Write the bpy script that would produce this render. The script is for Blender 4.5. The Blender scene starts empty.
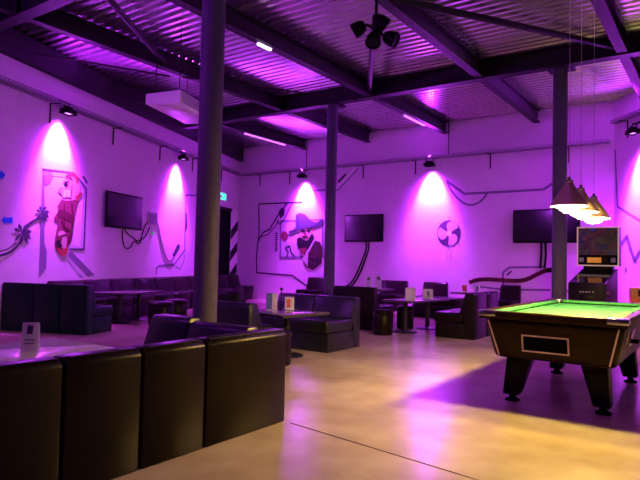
import bpy, bmesh, math, random
from mathutils import Vector, Matrix
random.seed(7)
PI = math.pi
sc = bpy.context.scene
COL = sc.collection

# ------------------------------------------------------------------ materials
def mat(name, col, rough=.5, metal=0., emis=None, es=0., spec=.5, trans=0., coat=0.):
    m = bpy.data.materials.new(name); m.use_nodes = True
    b = m.node_tree.nodes['Principled BSDF']
    b.inputs['Base Color'].default_value = (*col, 1)
    b.inputs['Roughness'].default_value = rough
    b.inputs['Metallic'].default_value = metal
    b.inputs['Specular IOR Level'].default_value = spec
    b.inputs['Transmission Weight'].default_value = trans
    b.inputs['Coat Weight'].default_value = coat
    if emis:
        b.inputs['Emission Color'].default_value = (*emis, 1)
        b.inputs['Emission Strength'].default_value = es
    return m

def noisy(name, c1, c2, scale, rough=.5, rough2=None, metal=0., bump=0., bscale=None, spec=.5, detail=5., stretch=(1, 1, 1)):
    m = mat(name, c1, rough, metal, spec=spec)
    nt = m.node_tree; N = nt.nodes; L = nt.links; b = N['Principled BSDF']
    tc = N.new('ShaderNodeTexCoord'); mp = N.new('ShaderNodeMapping'); mp.inputs['Scale'].default_value = stretch
    L.new(tc.outputs['Object'], mp.inputs['Vector'])
    n = N.new('ShaderNodeTexNoise'); n.inputs['Scale'].default_value = scale; n.inputs['Detail'].default_value = detail
    L.new(mp.outputs['Vector'], n.inputs['Vector'])
    r = N.new('ShaderNodeValToRGB'); r.color_ramp.elements[0].position = .32; r.color_ramp.elements[1].position = .68
    r.color_ramp.elements[0].color = (*c1, 1); r.color_ramp.elements[1].color = (*c2, 1)
    L.new(n.outputs['Fac'], r.inputs['Fac']); L.new(r.outputs['Color'], b.inputs['Base Color'])
    if rough2 is not None:
        mr = N.new('ShaderNodeMapRange'); mr.inputs['To Min'].default_value = rough; mr.inputs['To Max'].default_value = rough2
        L.new(n.outputs['Fac'], mr.inputs['Value']); L.new(mr.outputs['Result'], b.inputs['Roughness'])
    if bump:
        n2 = N.new('ShaderNodeTexNoise'); n2.inputs['Scale'].default_value = bscale or scale * 6; n2.inputs['Detail'].default_value = 4
        L.new(mp.outputs['Vector'], n2.inputs['Vector'])
        bp = N.new('ShaderNodeBump'); bp.inputs['Strength'].default_value = bump; bp.inputs['Distance'].default_value = .02
        L.new(n2.outputs['Fac'], bp.inputs['Height']); L.new(bp.outputs['Normal'], b.inputs['Normal'])
    return m

def wall_mat(name, angle):
    """off-white painted blockwork: faint courses of blocks in the bump"""
    m = mat(name, (.72, .70, .72), .6)
    nt = m.node_tree; N = nt.nodes; L = nt.links; b = N['Principled BSDF']
    tc = N.new('ShaderNodeTexCoord'); mp = N.new('ShaderNodeMapping')
    mp.inputs['Rotation'].default_value = (0, 0, -angle)
    L.new(tc.outputs['Object'], mp.inputs['Vector'])
    sp = N.new('ShaderNodeSeparateXYZ'); cb = N.new('ShaderNodeCombineXYZ')
    L.new(mp.outputs['Vector'], sp.inputs[0]); L.new(sp.outputs['X'], cb.inputs['X']); L.new(sp.outputs['Z'], cb.inputs['Y'])
    br = N.new('ShaderNodeTexBrick'); br.inputs['Scale'].default_value = 1.
    br.inputs['Brick Width'].default_value = .5; br.inputs['Row Height'].default_value = .22; br.inputs['Mortar Size'].default_value = .008
    br.inputs['Color1'].default_value = (1, 1, 1, 1); br.inputs['Color2'].default_value = (.93, .93, .93, 1); br.inputs['Mortar'].default_value = (.55, .55, .55, 1)
    L.new(cb.outputs[0], br.inputs['Vector'])
    n = N.new('ShaderNodeTexNoise'); n.inputs['Scale'].default_value = 3.; n.inputs['Detail'].default_value = 6
    L.new(tc.outputs['Object'], n.inputs['Vector'])
    r = N.new('ShaderNodeValToRGB'); r.color_ramp.elements[0].color = (.63, .52, .65, 1); r.color_ramp.elements[1].color = (.77, .64, .79, 1)
    L.new(n.outputs['Fac'], r.inputs['Fac'])
    mx = N.new('ShaderNodeMix'); mx.data_type = 'RGBA'; mx.blend_type = 'MULTIPLY'; mx.inputs['Factor'].default_value = .16
    L.new(r.outputs['Color'], mx.inputs['A']); L.new(br.outputs['Color'], mx.inputs['B'])
    L.new(mx.outputs['Result'], b.inputs['Base Color'])
    bp = N.new('ShaderNodeBump'); bp.inputs['Strength'].default_value = .25; bp.inputs['Distance'].default_value = .01
    L.new(br.outputs['Color'], bp.inputs['Height']); L.new(bp.outputs['Normal'], b.inputs['Normal'])
    return m

M = dict(
    leather=noisy('black leather', (.008, .005, .005), (.010, .006, .006), 8., .28, .34, bump=.02, bscale=60, spec=.10),
    leather_cool=noisy('blue black leather', (.010, .010, .022), (.014, .013, .030), 8., .28, .36, bump=.02, bscale=60, spec=.3),
    leather_green=noisy('green black leather', (.002, .013, .012), (.003, .019, .017), 8., .35, .42, bump=.02, bscale=60, spec=.15),
    steel=noisy('dark painted steel', (.012, .010, .014), (.018, .015, .020), 3., .45, .55, spec=.15),
    column=noisy('grey painted steel', (.075, .058, .11), (.095, .072, .135), 2., .5, .6, spec=.15),
    sheet=noisy('galvanised sheet', (.60, .59, .62), (.68, .66, .69), 2., .24, None, metal=.9),
    galv=mat('galvanised wire', (.34, .33, .36), .45, .6),
    black=mat('black plastic', (.006, .005, .007), .35, spec=.06),
    rubber=mat('black rubber', (.003, .003, .003), .8, spec=.02),
    screen=mat('dark screen glass', (.006, .005, .008), .12, spec=.6),
    white=mat('white plastic', (.88, .87, .88), .3),
    grey=mat('grey plastic', (.30, .29, .31), .5),
    table=noisy('dark table laminate', (.13, .10, .115), (.17, .13, .15), 6., .12, .18, stretch=(1, 6, 1)),
    tablelit=mat('laminate lightened for reflection', (.58, .52, .58), .16, coat=.4),  # near table top only: colour lightened in place of the reflected wall glow
    tabledge=mat('dark table edge', (.03, .022, .022), .4),
    iron=mat('black iron', (.015, .014, .015), .45, .3),
    chrome=mat('chrome', (.35, .33, .38), .25, 1.),
    cabinet=noisy('dark brown cabinet', (.015, .008, .002), (.022, .011, .003), 5., .35, .42, spec=.08, stretch=(1, 1, 6)),
    trimline=mat('pale metal trim', (.55, .42, .34), .4, .3),
    baize=noisy('green baize', (.035, .22, .085), (.045, .26, .10), 30., .95, spec=.1),
    shade=mat('bronze shade', (.38, .27, .19), .4, .25),
    shadein=mat('white enamel', (.85, .82, .75), .5),
    bulb=mat('glowing bulb', (1, .9, .7), .5, emis=(1., .64, .14), es=1000.),
    disc=mat('glowing diffuser', (1, .95, .8), .5, emis=(1., .80, .42), es=6.),
    p_violet=mat('grey violet paint', (.20, .15, .27), .7, spec=.2),
    p_dark=mat('dark violet paint', (.06, .04, .09), .7, spec=.2),
    p_black=mat('black paint', (.015, .012, .018), .6, spec=.2),
    p_blue=mat('blue paint', (.02, .12, .75), .6, spec=.2),
    p_red=mat('dark red paint', (.20, .04, .075), .7, spec=.2),
    p_red2=mat('deep red paint', (.11, .014, .035), .7, spec=.2),
    p_hair=mat('orange red paint', (.34, .05, .05), .7, spec=.2),
    p_skin=mat('pale pink paint', (.55, .32, .33), .7, spec=.2),
    p_coat=mat('brown red paint', (.06, .02, .026), .7, spec=.2),
    p_hat=mat('lilac grey paint', (.08, .07, .16), .7, spec=.2),
    p_light=mat('pale paint', (.80, .78, .80), .65, spec=.2),
    p_mid=mat('light violet paint', (.50, .45, .55), .7, spec=.2),
    lens=mat('lit lamp lens', (.8, .5, 1.), .3, emis=(.78, .35, 1.), es=1.5),
    lens_off=mat('dark glass lens', (.02, .02, .03), .1),
    tube=mat('glowing tube', (1, 1, 1), .4, emis=(.85, .80, 1.), es=7.),
    tubev=mat('violet glowing tube', (1, .8, 1), .4, emis=(.80, .25, 1.), es=1.1),
    green=mat('green lit sign', (.05, .6, .3), .4, emis=(.05, .85, .40), es=1.6),
    greendim=mat('small green lamp', (.1, .4, .2), .4, emis=(.15, .5, .3), es=.4),
    card=noisy('printed card', (.62, .60, .66), (.72, .70, .74), 20., .5),
    cardblue=mat('blue print', (.08, .12, .40), .5),
    carddark=mat('dark print', (.07, .05, .10), .5),
    cardred=mat('red print', (.45, .05, .08), .5),
    display=mat('amber display', (.5, .25, .03), .4, emis=(1., .36, .03), es=.35),
    orange=mat('orange paint', (.75, .16, .03), .5),
    yellow=mat('mustard paint', (.55, .33, .05), .5),
)

def art_mat():
    m = mat('backglass print', (.05, .04, .08), .25)
    nt = m.node_tree; N = nt.nodes; L = nt.links; b = N['Principled BSDF']
    tc = N.new('ShaderNodeTexCoord')
    n = N.new('ShaderNodeTexVoronoi'); n.inputs['Scale'].default_value = 9.
    L.new(tc.outputs['Object'], n.inputs['Vector'])
    n2 = N.new('ShaderNodeTexNoise'); n2.inputs['Scale'].default_value = 6.
    L.new(tc.outputs['Object'], n2.inputs['Vector'])
    r = N.new('ShaderNodeValToRGB')
    e = r.color_ramp.elements
    e[0].position = .3; e[0].color = (.07, .05, .05, 1); e[1].position = .7; e[1].color = (.08, .12, .30, 1)
    x = e.new(.5); x.color = (.16, .09, .07, 1)
    x = e.new(.6); x.color = (.07, .05, .09, 1)
    L.new(n2.outputs['Fac'], r.inputs['Fac'])
    mx = N.new('ShaderNodeMix'); mx.data_type = 'RGBA'; mx.blend_type = 'MULTIPLY'; mx.inputs['Factor'].default_value = .5
    L.new(r.outputs['Color'], mx.inputs['A']); L.new(n.outputs['Color'], mx.inputs['B'])
    L.new(mx.outputs['Result'], b.inputs['Base Color'])
    b.inputs['Emission Strength'].default_value = .05
    L.new(mx.outputs['Result'], b.inputs['Emission Color'])
    return m
M['art'] = art_mat()
def translucent(m, fac, col):
    nt = m.node_tree; N = nt.nodes; L = nt.links
    t = N.new('ShaderNodeBsdfTranslucent'); t.inputs['Color'].default_value = (*col, 1)
    x = N.new('ShaderNodeMixShader'); x.inputs['Fac'].default_value = fac
    L.new(N['Principled BSDF'].outputs[0], x.inputs[1]); L.new(t.outputs[0], x.inputs[2]); L.new(x.outputs[0], N['Material Output'].inputs['Surface'])
translucent(M['card'], .55, (.9, .88, .92))
M['table'].node_tree.nodes['Principled BSDF'].inputs['Coat Weight'].default_value = .5
M['table'].node_tree.nodes['Principled BSDF'].inputs['Coat Roughness'].default_value = .08

def floor_mat():
    m = mat('polished concrete', (.5, .42, .34), .3)
    nt = m.node_tree; N = nt.nodes; L = nt.links; b = N['Principled BSDF']
    tc = N.new('ShaderNodeTexCoord')
    n = N.new('ShaderNodeTexNoise'); n.inputs['Scale'].default_value = 1.1; n.inputs['Detail'].default_value = 8; n.inputs['Roughness'].default_value = .55
    L.new(tc.outputs['Object'], n.inputs['Vector'])
    r = N.new('ShaderNodeValToRGB'); e = r.color_ramp.elements
    e[0].position = .3; e[0].color = (.33, .27, .17, 1); e[1].position = .68; e[1].color = (.58, .52, .37, 1)
    L.new(n.outputs['Fac'], r.inputs['Fac'])
    n2 = N.new('ShaderNodeTexNoise'); n2.inputs['Scale'].default_value = 4.; n2.inputs['Detail'].default_value = 3
    L.new(tc.outputs['Object'], n2.inputs['Vector'])
    r2 = N.new('ShaderNodeValToRGB'); r2.color_ramp.elements[0].position = .3; r2.color_ramp.elements[0].color = (.86, .84, .80, 1); r2.color_ramp.elements[1].position = .75
    L.new(n2.outputs['Fac'], r2.inputs['Fac'])
    mx = N.new('ShaderNodeMix'); mx.data_type = 'RGBA'; mx.blend_type = 'MULTIPLY'; mx.inputs['Factor'].default_value = 1.
    L.new(r.outputs['Color'], mx.inputs['A']); L.new(r2.outputs['Color'], mx.inputs['B'])
    L.new(mx.outputs['Result'], b.inputs['Base Color'])
    b.inputs['Roughness'].default_value = .22; b.inputs['Specular IOR Level'].default_value = .28
    return m
M['floor'] = floor_mat()

# ------------------------------------------------------------------ mesh builder
class MB:
    def __init__(s): s.b = bmesh.new()
    def _add(s, t):
        me = bpy.data.meshes.new('tmp'); t.to_mesh(me); t.free(); s.b.from_mesh(me); bpy.data.meshes.remove(me); return s
    def hexa(s, P, bev=0., seg=2):
        t = bmesh.new(); v = [t.verts.new(p) for p in P]
        for f in ((0, 3, 2, 1), (4, 5, 6, 7), (0, 1, 5, 4), (1, 2, 6, 5), (2, 3, 7, 6), (3, 0, 4, 7)): t.faces.new([v[i] for i in f])
        bmesh.ops.recalc_face_normals(t, faces=t.faces)
        if bev: bmesh.ops.bevel(t, geom=list(t.edges), offset=bev, segments=seg, affect='EDGES', profile=.5)
        return s._add(t)
    def box(s, a, c, bev=0., seg=2):
        (x0, y0, z0), (x1, y1, z1) = a, c
        return s.hexa([(x0, y0, z0), (x1, y0, z0), (x1, y1, z0), (x0, y1, z0), (x0, y0, z1), (x1, y0, z1), (x1, y1, z1), (x0, y1, z1)], bev, seg)
    def prism(s, poly, d0, d1, f, bev=0.):
        """polygon in (u,v) swept between d0 and d1; f(u,v,d) -> point"""
        t = bmesh.new(); n = len(poly)
        a = [t.verts.new(f(u, v, d0)) for u, v in poly]; b = [t.verts.new(f(u, v, d1)) for u, v in poly]
        t.faces.new(a); t.faces.new(b[::-1])
        for i in range(n): t.faces.new((a[i], a[(i + 1) % n], b[(i + 1) % n], b[i]))
        bmesh.ops.recalc_face_normals(t, faces=t.faces)
        if bev: bmesh.ops.bevel(t, geom=list(t.edges), offset=bev, segments=2, affect='EDGES', profile=.5)
        return s._add(t)
    def bar(s, p0, p1, w, h=None, up=(0, 0, 1)):
        p0, p1 = Vector(p0), Vector(p1); h = h or w; d = (p1 - p0).normalized(); up = Vector(up)
        if abs(d.dot(up)) > .98: up = Vector((0, 1, 0))
        sx = d.cross(up).normalized() * w / 2; sz = sx.cross(d).normalized() * h / 2
        return s.hexa([p0 - sx - sz, p0 + sx - sz, p1 + sx - sz, p1 - sx - sz, p0 - sx + sz, p0 + sx + sz, p1 + sx + sz, p1 - sx + sz])
    def tube(s, pts, r, n=8):
        pts = [Vector(p) for p in pts]; t = bmesh.new(); rings = []
        rr = r if isinstance(r, (list, tuple)) else [r] * len(pts)
        for i, p in enumerate(pts):
            d = (pts[min(i + 1, len(pts) - 1)] - pts[max(i - 1, 0)]).normalized()
            a = d.cross(Vector((0, 0, 1)) if abs(d.z) < .95 else Vector((0, 1, 0))).normalized(); b = d.cross(a)
            rings.append([t.verts.new(p + (a * math.cos(2 * PI * k / n) + b * math.sin(2 * PI * k / n)) * rr[i]) for k in range(n)])
        for A, B in zip(rings, rings[1:]):
            for k in range(n): t.faces.new((A[k], A[(k + 1) % n], B[(k + 1) % n], B[k]))
        t.faces.new(rings[0][::-1]); t.faces.new(rings[-1])
        bmesh.ops.recalc_face_normals(t, faces=t.faces)
        return s._add(t)
    def lathe(s, prof, c=(0, 0, 0), n=24, mtx=None, open_=False):
        t = bmesh.new(); rings = []; c = Vector(c)
        for r, z in prof:
            if r < 1e-5: rings.append([t.verts.new((0, 0, z))])
            else: rings.append([t.verts.new((r * math.cos(2 * PI * k / n), r * math.sin(2 * PI * k / n), z)) for k in range(n)])
        for A, B in zip(rings, rings[1:]):
            if len(A) == 1 and len(B) == 1: continue
            for k in range(n):
                q = (k + 1) % n
                if len(A) == 1: t.faces.new((A[0], B[q], B[k]))
                elif len(B) == 1: t.faces.new((A[k], A[q], B[0]))
                else: t.faces.new((A[k], A[q], B[q], B[k]))
        if len(rings[0]) > 1 and not open_: t.faces.new(rings[0][::-1])
        if len(rings[-1]) > 1: t.faces.new(rings[-1])
        bmesh.ops.recalc_face_normals(t, faces=t.faces)
        if mtx: bmesh.ops.transform(t, matrix=mtx, verts=t.verts)
        bmesh.ops.translate(t, vec=c, verts=t.verts)
        return s._add(t)
    def build(s, name, m, parent=None, ang=35):
        me = bpy.data.meshes.new(name); s.b.to_mesh(me); s.b.free()
        me.materials.append(m)
        me.polygons.foreach_set('use_smooth', [True] * len(me.polygons)); me.set_sharp_from_angle(angle=math.radians(ang))
        o = bpy.data.objects.new(name, me); COL.objects.link(o)
        if parent: o.parent = parent
        return o

def tag(o, label, cat, group=None):
    o['label'] = label; o['category'] = cat
    if group: o['group'] = group
    return o
def empty(name, loc, rz=0.):
    o = bpy.data.objects.new(name, None); COL.objects.link(o); o.location = loc; o.rotation_euler = (0, 0, rz); o.empty_display_size = .1
    return o
def thing(name, label, cat, loc=(0, 0, 0), rz=0., group=None): return tag(empty(name, loc, rz), label, cat, group)
def struct(o): o['kind'] = 'structure'; return o

# ------------------------------------------------------------------ camera
F_PX, PITCH, ROLL, YAW = 580., math.radians(2.2), .022, math.radians(35)
fw0 = Vector((-math.sin(YAW), math.cos(YAW), 0)); rt0 = Vector((math.cos(YAW), math.sin(YAW), 0)); up0 = Vector((0, 0, 1))
fw = fw0 * math.cos(PITCH) + up0 * math.sin(PITCH); up = -fw0 * math.sin(PITCH) + up0 * math.cos(PITCH)
rt = rt0 * math.cos(ROLL) + up * math.sin(ROLL); u2 = -rt0 * math.sin(ROLL) + up * math.cos(ROLL)
cam = bpy.data.objects.new('camera', bpy.data.cameras.new('camera')); COL.objects.link(cam)
mw = Matrix((( rt.x, u2.x, -fw.x, 0), (rt.y, u2.y, -fw.y, 0), (rt.z, u2.z, -fw.z, 1.2), (0, 0, 0, 1)))
cam.matrix_world = mw
cam.data.sensor_width = 36.; cam.data.lens = F_PX / 640 * 36.; cam.data.clip_start = .05
sc.camera = cam
U={
'leg':[(1.083,2.726),(1.132,2.729),(1.199,1.442),(1.27,1.289),(1.268,0.992),(1.098,0.827)],
'outline':[(1.083,2.726),(1.912,2.788),(2.297,2.538),(2.29,1.353),(1.888,1.342)],
'quarter':[(1.096,2.715),(1.336,2.721),(1.343,2.596),(1.271,2.496),(1.185,2.457),(1.11,2.456)],
'slot':[(2.163,2.759),(2.207,2.78),(2.336,2.666),(2.307,2.633)],
'body':[(1.595,2.24),(1.501,2.115),(1.52,2.025),(1.416,1.88),(1.52,1.797),(1.495,1.658),(1.462,1.43),(1.55,1.273),(1.702,1.207),(1.808,1.269),(1.815,1.396),(1.915,1.493),(1.947,1.803),(2.024,2.095),(2.035,2.288),(1.628,2.253)],
'face':[(1.621,2.613),(1.712,2.692),(1.914,2.75),(1.99,2.69),(1.966,2.471),(1.941,2.278),(1.628,2.243),(1.589,2.331),(1.498,2.403),(1.548,2.474),(1.642,2.477),(1.7,2.541),(1.637,2.56)],
'hair':[(1.659,2.665),(1.737,2.752),(1.875,2.792),(1.993,2.753),(2.077,2.582),(2.099,2.45),(2.19,2.427),(2.105,2.344),(2.022,2.263),(1.969,2.424),(1.986,2.618),(1.909,2.712),(1.782,2.702)],
'ear':[(1.953,2.565),(2.031,2.605),(2.1,2.561),(2.085,2.438),(2.002,2.356),(1.954,2.422)],
'mouth':[(1.649,2.589),(1.745,2.612),(1.736,2.517),(1.669,2.49)],
'teeth':[(1.631,2.438),(1.81,2.452),(1.832,2.322),(1.626,2.289)],
'arm':[(1.507,2.024),(1.673,2.063),(1.96,1.947),(1.93,1.849),(1.717,1.89),(1.511,1.947)],
'lowface':[(1.531,1.592),(1.594,1.673),(1.717,1.657),(1.778,1.558),(1.773,1.394),(1.694,1.346),(1.595,1.412),(1.657,1.515)],
'lowmouth':[(1.51,1.509),(1.59,1.503),(1.664,1.391),(1.544,1.364),(1.488,1.431)],
'lowhair':[(1.475,1.417),(1.545,1.355),(1.695,1.332),(1.801,1.395),(1.82,1.316),(1.729,1.203),(1.577,1.265)],
'band1':[(1.855,1.317),(1.933,1.3),(2.656,0.846),(2.452,0.829),(1.84,1.209)],
'band2':[(1.757,1.194),(1.827,1.195),(2.298,0.832),(2.208,0.833)],
'stem':[(0.213,1.196),(0.418,1.257),(0.606,1.411),(0.749,1.688),(0.928,1.812),(1.094,1.877)],
'stem2':[(0.209,1.26),(0.373,1.305),(0.54,1.409)],
'leaf00':[(0.663,1.598),(0.506,1.599),(0.473,1.651),(0.543,1.652)],
'leaf01':[(0.663,1.598),(0.556,1.666),(0.58,1.744),(0.637,1.695)],
'leaf02':[(0.663,1.598),(0.685,1.699),(0.766,1.742),(0.769,1.673)],
'leaf03':[(0.663,1.598),(0.801,1.653),(0.883,1.611),(0.827,1.581)],
'leaf04':[(0.663,1.598),(0.825,1.58),(0.863,1.475),(0.788,1.502)],
'leaf05':[(0.663,1.598),(0.792,1.526),(0.785,1.399),(0.718,1.466)],
'leaf06':[(0.663,1.598),(0.698,1.484),(0.637,1.37),(0.609,1.465)],
'leaf07':[(0.663,1.598),(0.589,1.492),(0.507,1.432),(0.526,1.516)],
'leaf10':[(1.113,1.975),(0.981,1.97),(0.953,2.004),(1.012,2.01)],
'leaf11':[(1.113,1.975),(1.023,2.025),(1.044,2.082),(1.091,2.048)],
'leaf12':[(1.113,1.975),(1.131,2.055),(1.2,2.086),(1.202,2.034)],
'leaf13':[(1.113,1.975),(1.229,2.022),(1.298,1.984),(1.251,1.962)],
'leaf14':[(1.113,1.975),(1.249,1.963),(1.281,1.874),(1.218,1.897)],
'leaf15':[(1.113,1.975),(1.221,1.919),(1.215,1.81),(1.16,1.865)],
'leaf16':[(1.113,1.975),(1.142,1.882),(1.092,1.782),(1.067,1.861)],
'leaf17':[(1.113,1.975),(1.051,1.885),(0.981,1.828),(0.998,1.9)],
'arrow_l':[(0.198,1.761),(0.281,1.839),(0.282,1.81),(0.443,1.829),(0.448,1.729),(0.287,1.72),(0.289,1.691)],
'arrow_r':[(0.252,2.498),(0.157,2.572),(0.159,2.532),(-0.001,2.523),(0.004,2.429),(0.165,2.436),(0.167,2.389)],
'pipe':[(5.031,0.838),(5.023,0.964),(5.147,1.03),(5.859,1.049),(6.423,1.432),(6.397,2.9),(7.079,2.966)],
'pipe2':[(5.965,1.017),(6.208,0.946),(6.388,1.115),(6.431,1.314)],
'slot2':[(5.778,1.302),(6.034,1.577),(6.14,1.581),(6.159,1.49),(5.884,1.253)],
'bulge':[(6.411,2.47),(6.485,2.41),(6.523,2.047),(6.434,1.909)],
'tv':[(2.953,2.577),(4.291,2.572),(4.246,1.827),(2.892,1.822)],
'cab1':[(3.551,1.83),(3.562,1.635),(3.631,1.468),(3.754,1.403),(3.903,1.46),(3.989,1.567),(4.272,1.618),(4.496,1.732),(4.653,1.942)],
'cab2':[(3.628,1.815),(3.795,1.715),(4.048,1.622),(4.148,1.538),(4.262,1.56),(4.329,1.742),(4.417,1.927),(4.564,2.053)],
'grille':[(4.546,2.33),(4.995,2.341),(5.006,1.974),(4.57,1.957)],
'cab3':[(4.989,2.069),(5.079,1.924),(5.215,1.627),(5.417,1.296),(5.573,1.161),(5.736,1.175),(5.846,1.252)],
'green':[(4.742,1.845),(4.831,1.85),(4.837,1.761),(4.747,1.756)],
'door':[(8.033,2.654),(9.907,2.78),(10.088,0.243),(8.191,0.32)],
'stripeT':[(9.421,2.751),(9.949,2.783)],
'exit':[(8.061,3.243),(8.883,3.286),(8.884,3.055),(8.077,3.01)],
'pframe':[(-10.418,2.989),(-12.133,3.006),(-12.087,2.099),(-12.176,1.337),(-12.144,0.827),(-10.717,0.784),(-9.789,0.281)],
'tent1':[(-12.12,1.794),(-11.916,2.097),(-11.68,2.18),(-11.507,2.391),(-11.243,2.726),(-10.969,2.991)],
'tent2':[(-11.983,1.967),(-11.703,2.04),(-11.434,2.283),(-11.303,2.462)],
'tent3':[(-11.371,2.463),(-11.299,2.345),(-11.139,2.426),(-10.783,2.973)],
'knot':[(-11.312,2.728),(-11.207,2.852),(-11.07,2.805),(-11.091,2.615),(-11.237,2.513)],
'inner':[(-11.234,2.439),(-9.651,2.443),(-9.622,1.368),(-11.199,1.317)],
'bars':[(-11.428,2.091),(-11.332,2.09),(-11.313,1.496),(-11.409,1.495)],
'dot':[(-10.918,1.98),(-10.927,1.924),(-10.956,1.877),(-11.0,1.845),(-11.054,1.834),(-11.108,1.846),(-11.155,1.878),(-11.187,1.926),(-11.2,1.983),(-11.191,2.039),(-11.161,2.087),(-11.117,2.118),(-11.063,2.129),(-11.009,2.117),(-10.962,2.085),(-10.93,2.037)],
'hat':[(-10.64,2.602),(-10.512,2.671),(-10.279,2.613),(-10.046,2.422),(-9.846,2.377),(-9.626,2.443),(-9.744,2.274),(-9.991,2.237),(-10.193,2.261),(-10.395,2.193),(-10.562,2.154),(-10.677,2.082),(-10.807,2.042),(-10.915,2.106),(-10.836,2.105),(-10.706,2.177),(-10.631,2.269),(-10.636,2.446)],
'pface':[(-10.469,2.08),(-10.305,2.181),(-10.029,2.259),(-9.987,2.075),(-10.082,1.892),(-10.232,1.831),(-10.411,1.853),(-10.517,1.936)],
'beard':[(-10.567,1.895),(-10.439,1.935),(-10.335,1.873),(-10.169,1.852),(-10.036,2.034),(-9.945,1.922),(-10.052,1.719),(-10.224,1.545),(-10.455,1.585),(-10.562,1.719)],
'scarf':[(-10.455,1.605),(-10.201,1.627),(-10.246,1.422),(-10.451,1.44)],
'coat':[(-10.247,1.463),(-10.124,1.617),(-9.98,1.851),(-9.731,1.79),(-9.629,1.619),(-9.665,1.167),(-9.956,0.959),(-10.235,1.054),(-10.343,1.277)],
'lapel':[(-10.343,1.277),(-10.247,1.463),(-9.98,1.851),(-9.905,1.83),(-10.145,1.464),(-10.159,1.056)],
'curl':[(-10.971,1.331),(-10.897,1.499),(-11.007,1.613),(-10.849,1.666),(-10.791,1.5),(-10.656,1.376)],
'topband':[(-8.646,3.869),(-8.497,3.857),(-9.139,3.305),(-9.286,3.298)],
'topslot':[(-9.163,3.545),(-8.911,3.745),(-8.843,3.718),(-9.118,3.484)],
'topline':[(-9.989,3.314),(-9.549,3.312)],
'topline2':[(-9.243,3.296),(-9.139,3.29),(-8.48,3.856)],
'fan':[(-5.435,2.003),(-5.438,1.952),(-5.449,1.902),(-5.467,1.854),(-5.492,1.81),(-5.523,1.771),(-5.56,1.737),(-5.601,1.71),(-5.647,1.69),(-5.695,1.678),(-5.744,1.674),(-5.794,1.678),(-5.843,1.69),(-5.89,1.71),(-5.933,1.737),(-5.972,1.771),(-6.006,1.811),(-6.033,1.857),(-6.053,1.906),(-6.066,1.957),(-6.071,2.01),(-6.068,2.063),(-6.057,2.114),(-6.038,2.163),(-6.012,2.207),(-5.979,2.247),(-5.941,2.28),(-5.899,2.307),(-5.852,2.326),(-5.804,2.337),(-5.754,2.34),(-5.704,2.335),(-5.655,2.321),(-5.609,2.3),(-5.567,2.272),(-5.529,2.238),(-5.497,2.198),(-5.471,2.153),(-5.451,2.105),(-5.439,2.055)],
'fanc':[(-5.749,2.006)],
'fanr':[(-5.435,2.003),(-5.754,2.34)],
'bigline':[(-5.833,3.344),(-5.351,2.992),(-4.46,2.991),(-3.445,2.999),(-3.273,3.109),(-2.961,3.118)],
'arc':[(-5.831,3.329),(-5.723,3.123),(-5.575,2.937),(-5.388,2.771),(-5.205,2.705),(-5.006,2.743),(-4.87,2.846),(-4.774,2.976)],
'lowline':[(-3.405,1.205),(-4.215,1.175),(-4.369,1.052),(-4.365,0.647)],
'lowline2':[(-5.078,0.7),(-4.365,0.647),(-3.292,0.683)],
'lowslot':[(-4.287,1.01),(-4.177,1.106),(-4.155,1.073),(-4.268,0.973)],
'tube':[(-5.181,0.783),(-5.004,0.85),(-4.78,0.875),(-4.511,0.873),(-4.083,0.86),(-3.829,0.901),(-3.604,1.016),(-3.383,1.126),(-3.251,1.141)],
'tv2':[(-8.815,2.559),(-7.593,2.538),(-7.578,1.789),(-8.814,1.791)],
'tv3':[(-4.11,2.536),(-2.643,2.527),(-2.64,1.757),(-4.115,1.751)],
'cabB':[(-8.161,1.787),(-8.157,1.577),(-8.251,1.338),(-8.42,0.951),(-8.616,0.656),(-8.807,0.523)],
'cabB2':[(-8.084,1.786),(-8.08,1.577),(-8.183,1.291),(-8.352,0.905),(-8.547,0.611),(-8.749,0.487)],
'cabC':[(-3.486,1.758),(-3.485,1.48),(-3.505,1.18)],
'cabC2':[(-3.398,1.757),(-3.385,1.481),(-3.405,1.182)],
'edge':[(0.033,3.774),(0.132,2.531),(0.955,2.156)],
'zig':[(0.186,1.644),(0.292,1.747),(0.464,1.877),(0.6,1.593),(0.732,1.367),(0.845,1.518),(1.018,1.605)],
'blob':[(0.397,1.21),(0.449,1.232),(0.466,1.149),(0.408,1.117)],
'spotR':[(0.628,4.055)],
'spotB1':[(-10.446,3.784)],
'spotB2':[(-6.294,3.817)],
'spotL1':[(1.578,3.832)],
'spotL2':[(6.022,3.817)],
}
# ------------------------------------------------------------------ room shell
ZC = 4.86                                   # underside of the roof sheet
LW0 = Vector((-9.45, 4.48, 0)); LD = Vector((-.375, 1, 0)).normalized(); LN = Vector((LD.y, -LD.x, 0)); LANG = math.atan2(LD.y, LD.x)
BW0 = Vector((0, 13.9, 0)); BD = Vector((1, 0, 0)); BN = Vector((0, -1, 0))
RW0 = Vector((-1.98, 13.9, 0)); RD = Vector((.64, -.77, 0)).normalized(); RN = Vector((RD.y, -RD.x, 0))
WALLS = dict(L=(LW0, LD, LN), B=(BW0, BD, BN), R=(RW0, RD, RN))
def wp(w, u, z, off=0.):
    p0, d, n = WALLS[w]; p = p0 + d * u + n * off; return Vector((p.x, p.y, z))

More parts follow.
